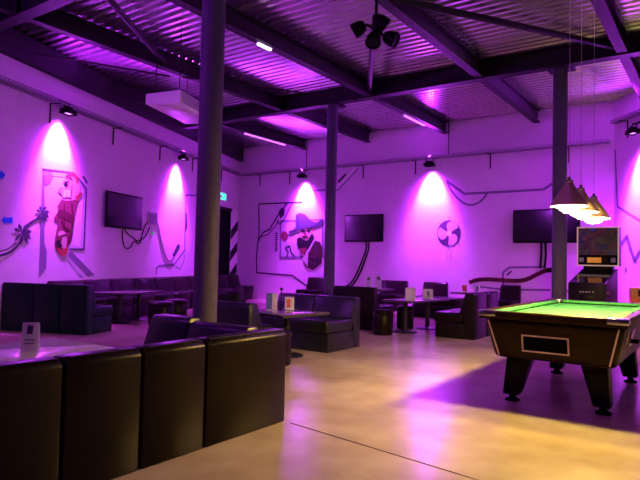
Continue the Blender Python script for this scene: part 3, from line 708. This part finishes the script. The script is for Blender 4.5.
# ottomans
def ottoman(x, y, r, h, label):
    t = thing('ottoman', label, 'ottoman', (x, y, 0), 0, 'round ottomans')
    MB().lathe([(r - .01, 0), (r, .02), (r, h - .1), (r - .005, h - .09)], n=28).build('body', M['leather'], t)
    MB().lathe([(r - .004, h - .088), (r + .004, h - .07), (r + .004, h - .03), (r - .03, h), (0, h + .012)], n=28).build('cushion', M['leather'], t)
ottoman(-4.78, 8.74, .17, .42, 'round black ottoman at near end of the long table')
ottoman(-4.91, 9.84, .155, .42, 'round black ottoman half hidden behind the nearer ottoman')
ottoman(-4.33, 5.30, .2, .40, 'round ottoman peeking out behind foreground corner unit')
ottoman(-8.62, 7.55, .22, .43, 'round ottoman beyond the low table by the left wall')
ottoman(-8.35, 6.98, .22, .43, 'round ottoman in front of the low table by left wall')

# ------------------------------------------------------------------ tables
def table(x, y, rz, lx, ly, h, posts, label, tm='table'):
    t = thing('lounge_table', label, 'table', (x, y, 0), rz, 'lounge tables')
    MB().box((-lx / 2, -ly / 2, h - .035), (lx / 2, ly / 2, h), .004).build('table_top', M[tm], t)
    e = MB(); g = .004
    for a, c in (((-lx / 2 - g, -ly / 2 - g, h - .034), (lx / 2 + g, -ly / 2, h - .004)), ((-lx / 2 - g, ly / 2, h - .034), (lx / 2 + g, ly / 2 + g, h - .004)), ((-lx / 2 - g, -ly / 2, h - .034), (-lx / 2, ly / 2, h - .004)), ((lx / 2, -ly / 2, h - .034), (lx / 2 + g, ly / 2, h - .004))): e.box(a, c)
    e.build('edge_band', M['tabledge'], t)
    for px, py in posts:
        MB().tube([(px, py, .03), (px, py, h - .045)], .04, 14).build('pedestal', M['iron'], t)
        MB().lathe([(.22, 0), (.22, .012), (.20, .02), (.06, .04), (.045, .06)], (px, py, 0), 28).build('base', M['iron'], t)
        MB().box((px - .14, py - .14, h - .045), (px + .14, py + .14, h - .036)).build('top_plate', M['iron'], t)
    return t
table(-4.56, 5.79, math.radians(-8), .76, .80, .57, [(-.06, .08)], 'central low table with two cards, behind the foreground sofa')
table(-4.62, 9.72, math.radians(-3), .58, 1.50, .57, [(0, -.42), (0, .42)], 'long low table on two round pedestals, beside the round ottoman')
table(-4.45, 12.05, 0, .70, .66, .63, [(0, 0)], 'small far table with red card, near the back wall')
table(-9.33, 7.02, GA, .76, 1.35, .57, [(0, -.3), (0, .35)], 'low dark table in front of the left wall bench')
table(-3.86, 1.92, 0, .78, 1.24, .57, [(0, -.3), (0, .3)], 'shiny near table inside the foreground sofa, holding a menu card', 'tablelit')
table(-6.20, 10.95, 0, .62, .62, .66, [(0, 0)], 'hidden table behind tall backed sofa, only its cards showing')

# ------------------------------------------------------------------ cards and drinks
def card(x, y, z, rz, w, h, label, blocks, base=False):
    """folded menu card: two leaves leaning together"""
    t = thing('menu_card', label, 'card', (x, y, z), rz, 'menu cards on the tables')
    MB().hexa([(-w / 2, -.035, .001), (w / 2, -.035, .001), (w / 2, -.032, .001), (-w / 2, -.032, .001), (-w / 2, -.004, h), (w / 2, -.004, h), (w / 2, -.001, h), (-w / 2, -.001, h)]).build('front_leaf', M['card'], t)
    MB().hexa([(-w / 2, .032, .001), (w / 2, .032, .001), (w / 2, .035, .001), (-w / 2, .035, .001), (-w / 2, .001, h), (w / 2, .001, h), (w / 2, .004, h), (-w / 2, .004, h)]).build('back_leaf', M['card'], t)
    for (a, b, c_, d, m) in blocks:
        y0 = -.0356 + .031 * b; y1 = -.0356 + .031 * d
        MB().hexa([(w * (a - .5), y0 - .0012, h * b), (w * (c_ - .5), y0 - .0012, h * b), (w * (c_ - .5), y0 - .0002, h * b), (w * (a - .5), y0 - .0002, h * b), (w * (a - .5), y1 - .0012, h * d), (w * (c_ - .5), y1 - .0012, h * d), (w * (c_ - .5), y1 - .0002, h * d), (w * (a - .5), y1 - .0002, h * d)]).build('print', M[m], t)
    return t
CY = YAW
card(-3.80, 2.09, .571, CY + .15, .105, .185, 'menu card with dark picture on the near table', [(.3, .6, .65, .9, 'carddark'), (.2, .36, .8, .42, 'grey'), (.2, .25, .8, .30, 'grey')])
card(-4.80, 5.80, .571, CY, .14, .22, 'blue printed card, left one on central low table', [(.0, .05, .55, .98, 'cardblue')])
card(-4.66, 5.99, .571, CY + .2, .12, .17, 'white card with dark red picture, right one on central low table', [(.2, .2, .6, .85, 'cardred')])
card(-4.47, 9.14, .571, CY + .2, .18, .225, 'tall white card at near end of the long table', [(.55, .2, .9, .8, 'card')])
card(-4.50, 9.93, .571, CY, .18, .18, 'white card with dark figure at far end of the long table', [(.4, .2, .65, .8, 'carddark')])
card(-4.62, 12.06, .631, CY, .11, .16, 'reddish card on the small far table', [(.1, .1, .9, .9, 'cardred')])
card(-4.36, 12.12, .631, CY, .12, .16, 'white card with dark stripe on the small far table', [(.35, .2, .7, .85, 'carddark')])
card(-6.30, 10.85, .661, CY, .12, .26, 'left white card peeping over the tall backed sofa', [(.3, .7, .7, .9, 'carddark')])
card(-6.10, 10.93, .661, CY, .13, .28, 'right white card peeping over the tall backed sofa', [(.3, .7, .7, .9, 'carddark')])
t = thing('drink_straw', 'slim dark pick standing on central low table behind the cards', 'drink', (-4.82, 6.02, .571))
MB().lathe([(.03, 0), (.035, .02), (.008, .03), (.006, .24), (.02, .25), (.02, .28), (0, .285)], n=12).build('stand', M['iron'], t)

# ------------------------------------------------------------------ pool table
PX0, PX1, PY0, PY1, PH = -1.755, -.60, 4.92, 7.42, .82
t = thing('pool_table', 'dark brown pool table with bright green cloth under three lamps', 'pool table', ((PX0 + PX1) / 2, (PY0 + PY1) / 2, 0))
hx, hy = (PX1 - PX0) / 2, (PY1 - PY0) / 2
bt, bb, ti = .745, .415, .075       # body top and bottom, taper
def ring(ix, iy, z): return [(-hx + ix, -hy + iy, z), (hx - ix, -hy + iy, z), (hx - ix, hy - iy, z), (-hx + ix, hy - iy, z)]
MB().hexa(ring(.025 + ti, .05 + ti, bb) + ring(.025, .05, bt), .045, 3).build('body', M['cabinet'], t)
# rails with wooden top, open over the bed
rw = .085
rails = [((-hx, -hy, bt + .005), (hx, -hy + rw, PH)), ((-hx, hy - rw, bt + .005), (hx, hy, PH)), ((-hx, -hy + rw, bt + .005), (-hx + rw, hy - rw, PH)), ((hx - rw, -hy + rw, bt + .005), (hx, hy - rw, PH))]
for a, c_ in rails: MB().box(a, c_, .012).build('rail', M['cabinet'], t)
MB().box((-hx + rw, -hy + rw, bt + .005), (hx - rw, hy - rw, PH - .04)).build('bed', M['baize'], t)
cw = .055
def cushion(p0, p1, inward):
    p0, p1, n = Vector(p0), Vector(p1), Vector(inward)
    b0, b1 = p0, p1; d = (p1 - p0).normalized() * .035
    z0, z1 = PH - .038, PH - .004
    MB().hexa([(b0.x, b0.y, z0), (b1.x, b1.y, z0), (b1 + n * cw - d).to_tuple()[:2] + (z0 + .012,), (b0 + n * cw + d).to_tuple()[:2] + (z0 + .012,),
               (b0.x, b0.y, z1), (b1.x, b1.y, z1), (b1 + n * cw - d).to_tuple()[:2] + (z1,), (b0 + n * cw + d).to_tuple()[:2] + (z1,)], .004).build('cushion', M['baize'], t)
ix, iy, pk = hx - rw, hy - rw, .07
cushion((-ix + pk, -iy, 0), (ix - pk, -iy, 0), (0, 1, 0)); cushion((ix - pk, iy, 0), (-ix + pk, iy, 0), (0, -1, 0))
for s in (-1, 1):
    cushion((s * ix, -iy + pk, 0), (s * ix, -.06, 0), (-s, 0, 0)); cushion((s * ix, .06, 0), (s * ix, iy - pk, 0), (-s, 0, 0))
for px, py in ((-ix, -iy), (ix, -iy), (-ix, iy), (ix, iy), (-ix - .01, 0), (ix + .01, 0)):
    MB().lathe([(.052, 0), (.052, .004), (.05, .006)], (px * .985, py * .988, PH - .038), 18).build('pocket', M['rubber'], t)
# metal corner caps
for sx in (-1, 1):
    for sy in (-1, 1):
        MB().box((min(sx * (hx + .006), sx * (hx - .15)), min(sy * (hy + .006), sy * (hy - .15)), PH - .05), (max(sx * (hx + .006), sx * (hx - .15)), max(sy * (hy + .006), sy * (hy - .07)), PH + .004), .012).build('corner_cap', M['chrome'], t)
# pale upright trims near the corners
def on_front(x, z, e=.004):
    k = (bt - z) / (bt - bb); return Vector((x, -hy + .05 + ti * k - e, z))
for s in (-1, 1):
    a = Vector((s * (hx - .025 - .045), 0, 0)); b = Vector((s * (hx - .025 - ti - .045), 0, 0))
    MB().bar(on_front(a.x, bt - .01), on_front(b.x, bb + .02), .012, .006, up=(0, 1, 0)).build('corner_trim', M['trimline'], t)
# ball return opening on the front
fo = MB()
x0, x1, z0, z1 = -.22, .13, .50, .62
MB().prism([(x0, z0), (x1, z0), (x1, z1), (x0, z1)], .002, .006, lambda u, v, d: on_front(u, v, d)).build('ball_return', M['rubber'], t)
for q in (((x0 - .012, z0 - .012), (x1 + .012, z0)), ((x0 - .012, z1), (x1 + .012, z1 + .012)), ((x0 - .012, z0), (x0, z1)), ((x1, z0), (x1 + .012, z1))):
    (ua, va), (ub, vb) = q
    fo.prism([(ua, va), (ub, va), (ub, vb), (ua, vb)], .002, .012, lambda u, v, d: on_front(u, v, d))
fo.build('return_frame', M['trimline'], t)
# coin mechanism on the right-hand side
def on_side(y, z, e):
    k = (bt - z) / (bt - bb); return Vector((hx - .025 - ti * k + e, y, z))
MB().prism([(-.80, .56), (-.62, .56), (-.62, .70), (-.80, .70)], .002, .012, lambda u, v, d: on_side(u, v, d)).build('coin_plate', M['chrome'], t)
MB().prism([(-.76, .59), (-.70, .59), (-.70, .62), (-.76, .62)], .012, .07, lambda u, v, d: on_side(u, v, d)).build('coin_slide', M['rubber'], t)
MB().prism([(-1.02, .58), (-.98, .58), (-.96, .71), (-.99, .71)], .002, .008, lambda u, v, d: on_side(u, v, d)).build('side_trim', M['trimline'], t)
for s in (-1, 1):
    for q in (-1, 1):
        cx0, cx1 = s * (hx - .275) - .02, s * (hx - .205) - .03; cy0, cy1 = q * (hy - .41), q * (hy - .45)
        L_ = MB(); a, b, ya, yb = .105, .068, .10, .075
        L_.hexa([(cx1 - b, cy0 - yb if 1 else 0, .06), (cx1 + b, cy0 - yb, .06), (cx1 + b, cy0 + yb, .06), (cx1 - b, cy0 + yb, .06), (cx0 - a, cy0 - ya, bb - .004), (cx0 + a, cy0 - ya, bb - .004), (cx0 + a, cy0 + ya, bb - .004), (cx0 - a, cy0 + ya, bb - .004)], .012)
        lg = L_.build('leg', M['black'], t)
        MB().lathe([(.065, 0), (.065, .012), (.03, .03), (.03, .058)], (cx1, cy0, 0), 20).build('levelling_foot', M['rubber'], lg)

# ------------------------------------------------------------------ pool lamps
def pool_lamp(x, y, z, label):
    t = thing('pendant_lamp', label, 'lamp', (x, y, z), 0, 'cone lamps over the pool table')
    r, h = .148, .18
    MB().lathe([(r, 0), (r, .008), (.035, h), (.035, h + .01), (.0, h + .011)], n=40, open_=True).build('shade', M['shade'], t, 50)
    sh = bpy.data.meshes.new('reflector'); b = bmesh.new(); n = 40
    A = [b.verts.new(((r - .006) * math.cos(2 * PI * k / n), (r - .006) * math.sin(2 * PI * k / n), -.001)) for k in range(n)]
    B = [b.verts.new((.03 * math.cos(2 * PI * k / n), .03 * math.sin(2 * PI * k / n), h - .012)) for k in range(n)]
    for k in range(n): b.faces.new((A[k], B[k], B[(k + 1) % n], A[(k + 1) % n]))
    b.to_mesh(sh); b.free(); sh.materials.append(M['shadein']); o = bpy.data.objects.new('reflector', sh); COL.objects.link(o); o.parent = t
    MB().lathe([(0, -.048), (.045, -.043), (.076, -.024), (.084, .004), (.075, .03), (.04, .07), (.02, .10), (.018, .15), (0, .15)], n=28).build('bulb', M['bulb'], t)
    MB().lathe([(.028, h + .011), (.034, h + .022), (.028, h + .036), (.01, h + .042), (.016, h + .052), (.01, h + .064), (0, h + .065)], n=16).build('finial', M['chrome'], t)
    MB().tube([(0, 0, h + .07), (0, 0, ZC - z - .002)], .0025, 6).build('wire', M['grey'], t)
    return t
pool_lamp(-1.045, 5.02, 1.70, 'nearest cone lamp over the pool table')
pool_lamp(-1.045, 5.49, 1.69, 'middle cone lamp over the pool table')
pool_lamp(-1.045, 6.10, 1.68, 'farthest cone lamp over the pool table')

# ------------------------------------------------------------------ pinball machine
t = thing('pinball_machine', 'dark pinball machine with lit frame backbox, in the back corner', 'pinball machine', (-1.88, 11.0, 0))
w = .29
sd = [(-.62, .48), (.62, .48), (.62, 1.20), (-.62, .95)]
MB().prism(sd, -w, w, lambda u, v, d: Vector((d, u, v)), .01).build('cabinet', mat('black purple cabinet', (.012, .008, .013), .45, spec=.08), t)
MB().hexa([(-w + .03, -.60, .952), (w - .03, -.60, .952), (w - .03, .39, 1.156), (-w + .03, .39, 1.156), (-w + .03, -.60, .960), (w - .03, -.60, .960), (w - .03, .39, 1.164), (-w + .03, .39, 1.164)]).build('playfield_glass', M['screen'], t)
MB().box((-.12, -.64, .54), (.12, -.622, .76), .006).build('coin_door', M['black'], t)
lt = MB()
for k, ww in enumerate((.03, .025, .03, .02, .028)): lt.box((-.11 + k * .048, -.628, .795), (-.11 + k * .048 + ww, -.623, .82))
lt.build('front_marks', M['grey'], t)
for sx in (-1, 1):
    for y in (-.55, .55):
        MB().box((sx * (w - .035) - .03, y - .03, 0), (sx * (w - .035) + .03, y + .03, .478), .004).build('leg', M['chrome'], t)
    MB().tube([(sx * (w + .001), -.55, .80), (sx * (w + .03), -.55, .80)], .018, 12).build('flipper_button', M['cardred'], t)
bw, b0, b1, ya, yb = .345, 1.24, 1.945, .36, .62
MB().box((-.24, .40, 1.16), (.24, .60, 1.24)).build('neck', M['black'], t)
bx_ = MB().box((-bw, ya, b0), (bw, yb, b1), .006).build('backbox', M['black'], t)
f = MB(); e = .022
for q in (((-bw, b0), (bw, b0 + e)), ((-bw, b1 - e), (bw, b1)), ((-bw, b0), (-bw + e, b1)), ((bw - e, b0), (bw, b1))):
    f.box((q[0][0], ya - .014, q[0][1]), (q[1][0], ya - .001, q[1][1]))
f.build('lit_frame', mat('warm pale frame', (.65, .52, .38), .35, emis=(1., .75, .5), es=.22), bx_)
MB().box((-bw + e, ya - .006, b0 + .20), (bw - e, ya - .001, b1 - e)).build('backglass', M['art'], bx_)
MB().box((-.17, ya - .012, b0 + .06), (.06, ya - .001, b0 + .155)).build('score_display', M['display'], bx_)
for sx in (-.27, .25): MB().box((sx - .035, ya - .010, b0 + .07), (sx + .04, ya - .001, b0 + .15)).build('speaker', M['grey'], bx_)
MB().box((.09, ya - .010, b0 + .07), (.15, ya - .001, b0 + .14)).build('speaker_badge', M['cabinet'], bx_)

# orange crate by the right wall
t = thing('storage_box', 'orange and mustard box standing by the right wall, at right edge', 'box', (-1.22, 12.25, 0), math.atan2(RN.y, RN.x) - PI / 2 + PI)
t.rotation_euler = (0, 0, .25)
MB().box((-.25, -.15, 0), (.35, .15, .67), .006).build('body', M['orange'], t)
MB().box((-.25, -.15, .672), (.35, .15, .86), .006).build('top_band', M['yellow'], t)
g_ = MB()
for k in range(4): g_.box((-.14 + k * .12, -.155, .70 + (k % 2) * .03), (-.08 + k * .12, -.151, .82 - (k % 2) * .04))
g_.build('black_marks', M['p_black'], t)

# ------------------------------------------------------------------ ceiling things
t = thing('air_conditioner', 'white ceiling hung air conditioner near the left wall', 'air conditioner', (-7.52, 5.82, 3.62), GA)
MB().hexa([(0, 0.02, 0.02), (.62, 0.0, 0), (.62, 1.38, 0), (0, 1.36, .02), (0, .02, .19), (.62, 0, .22), (.62, 1.38, .22), (0, 1.36, .19)], .02, 3).build('casing', M['white'], t)
gr = MB()
for k in range(5): gr.box((.622, .06, .045 + k * .032), (.63, 1.32, .06 + k * .032))
gr.build('outlet_slats', M['grey'], t)
MB().box((.10, .12, -.006), (.52, .70, .001), .002).build('intake_grille', M['white'], t)
for px, py in ((.1, .15), (.52, .15), (.1, 1.2), (.52, 1.2)): MB().tube([(px, py, .2), (px, py, ZC - 3.62 - .002)], .008, 6).build('hanger_rod', M['steel'], t)

# cluster of black spotlights
t = thing('stage_light', 'cluster of four black round spotlights hanging from roof beam', 'stage light', (-3.60, 6.27, 4.30))
MB().lathe([(.03, -.20), (.05, -.16), (.05, .02), (.02, .04), (.02, .26), (0, .26)], n=16).build('stem', M['black'], t)
camdir = Vector((.5, -.8, -.2))
heads = [((-.20, -.09, -.13), (-.9, -.3, -.5)), ((-.03, .0, -.27), (.1, -.5, -.9)), ((.05, .04, -.06), (.6, .5, -.6)), ((.16, .10, -.27), (.9, .2, -.45))]
for p, dr in heads:
    d = Vector(dr).normalized(); q = d.to_track_quat('Z', 'Y').to_matrix().to_4x4()
    hd = MB().lathe([(.0, -.10), (.06, -.09), (.09, -.03), (.10, .05), (.10, .08), (.08, .08), (.08, .06)], p, 24, q).build('lamp_head', M['black'], t)
    MB().lathe([(.0, .062), (.078, .064)], p, 20, q).build('lens', M['lens_off'], hd)
    MB().tube([(0, 0, -.15), Vector(p) - d * .1], .018, 8).build('arm', M['black'], t)

# small tube lights fixed under the roof beams
def tube_light(x, y0, y1, label, m):
    t = thing('tube_light', label, 'tube light', (x, (y0 + y1) / 2, 4.56), 0, 'tube lights under the beams'); h = (y1 - y0) / 2
    MB().box((-.03, -h, -.02), (.03, h, 0)).build('holder', M['white'], t)
    MB().box((-.025, -h + .01, -.045), (.025, h - .01, -.0205), .008).build('tube', M[m], t)
tube_light(-5.87, 6.60, 6.92, 'short white tube light under the middle roof beam', 'tube')
tube_light(-5.90, 11.6, 12.7, 'violet tube light under middle roof beam near back wall', 'tubev')
tube_light(-10.33, 11.2, 12.9, 'violet tube light under the leftmost roof beam', 'tubev')

t = thing('tube_light', 'long unlit pale batten under the roof beam above black spotlights', 'tube light', (-3.6, 5.35, 4.56), 0, 'tube lights under the beams')
MB().box((-.035, -1.0, -.03), (.035, .75, 0)).build('holder', M['white'], t)
MB().tube([(0, -.98, -.05), (0, .73, -.05)], .017, 10).build('tube', M['white'], t)

# ------------------------------------------------------------------ added fill lights, and the world
def area(loc, to, size, e, col):
    l = bpy.data.lights.new('fill_light', 'AREA'); l.energy = e; l.color = col; l.size = size; l.shape = 'DISK'
    o = bpy.data.objects.new('fill_light', l); COL.objects.link(o); o.location = loc
    o.rotation_euler = (Vector(to) - Vector(loc)).to_track_quat('-Z', 'Y').to_euler()
VIO = (.55, .025, 1.)
area((-6.0, 1.0, 3.9), (-7.4, 6.2, 4.3), .4, 95, (.50, .04, 1.))        # added uplight out of view, brightens air conditioner and roof at left
area((-.4, 9.2, 4.4), (-1.2, 5.5, 0), .5, 40, VIO)  # added overhead fill, unseen, for violet in the pool table's shadow
area((-1.0, 0.5, 4.4), (-1.6, 5.5, 0), .6, 35, (.55, .025, 1.))  # second added fill above the viewer, for the shaded floor
w = bpy.data.worlds.new('world'); sc.world = w; w.use_nodes = True
bg = w.node_tree.nodes['Background']; bg.inputs[0].default_value = (.45, .06, .85, 1); bg.inputs[1].default_value = .025

vs = sc.view_settings; sc.display_settings.display_device = 'sRGB'
vs.view_transform = 'Standard'; vs.look = 'None'; vs.gamma = 1; vs.exposure = 0; vs.use_curve_mapping = False
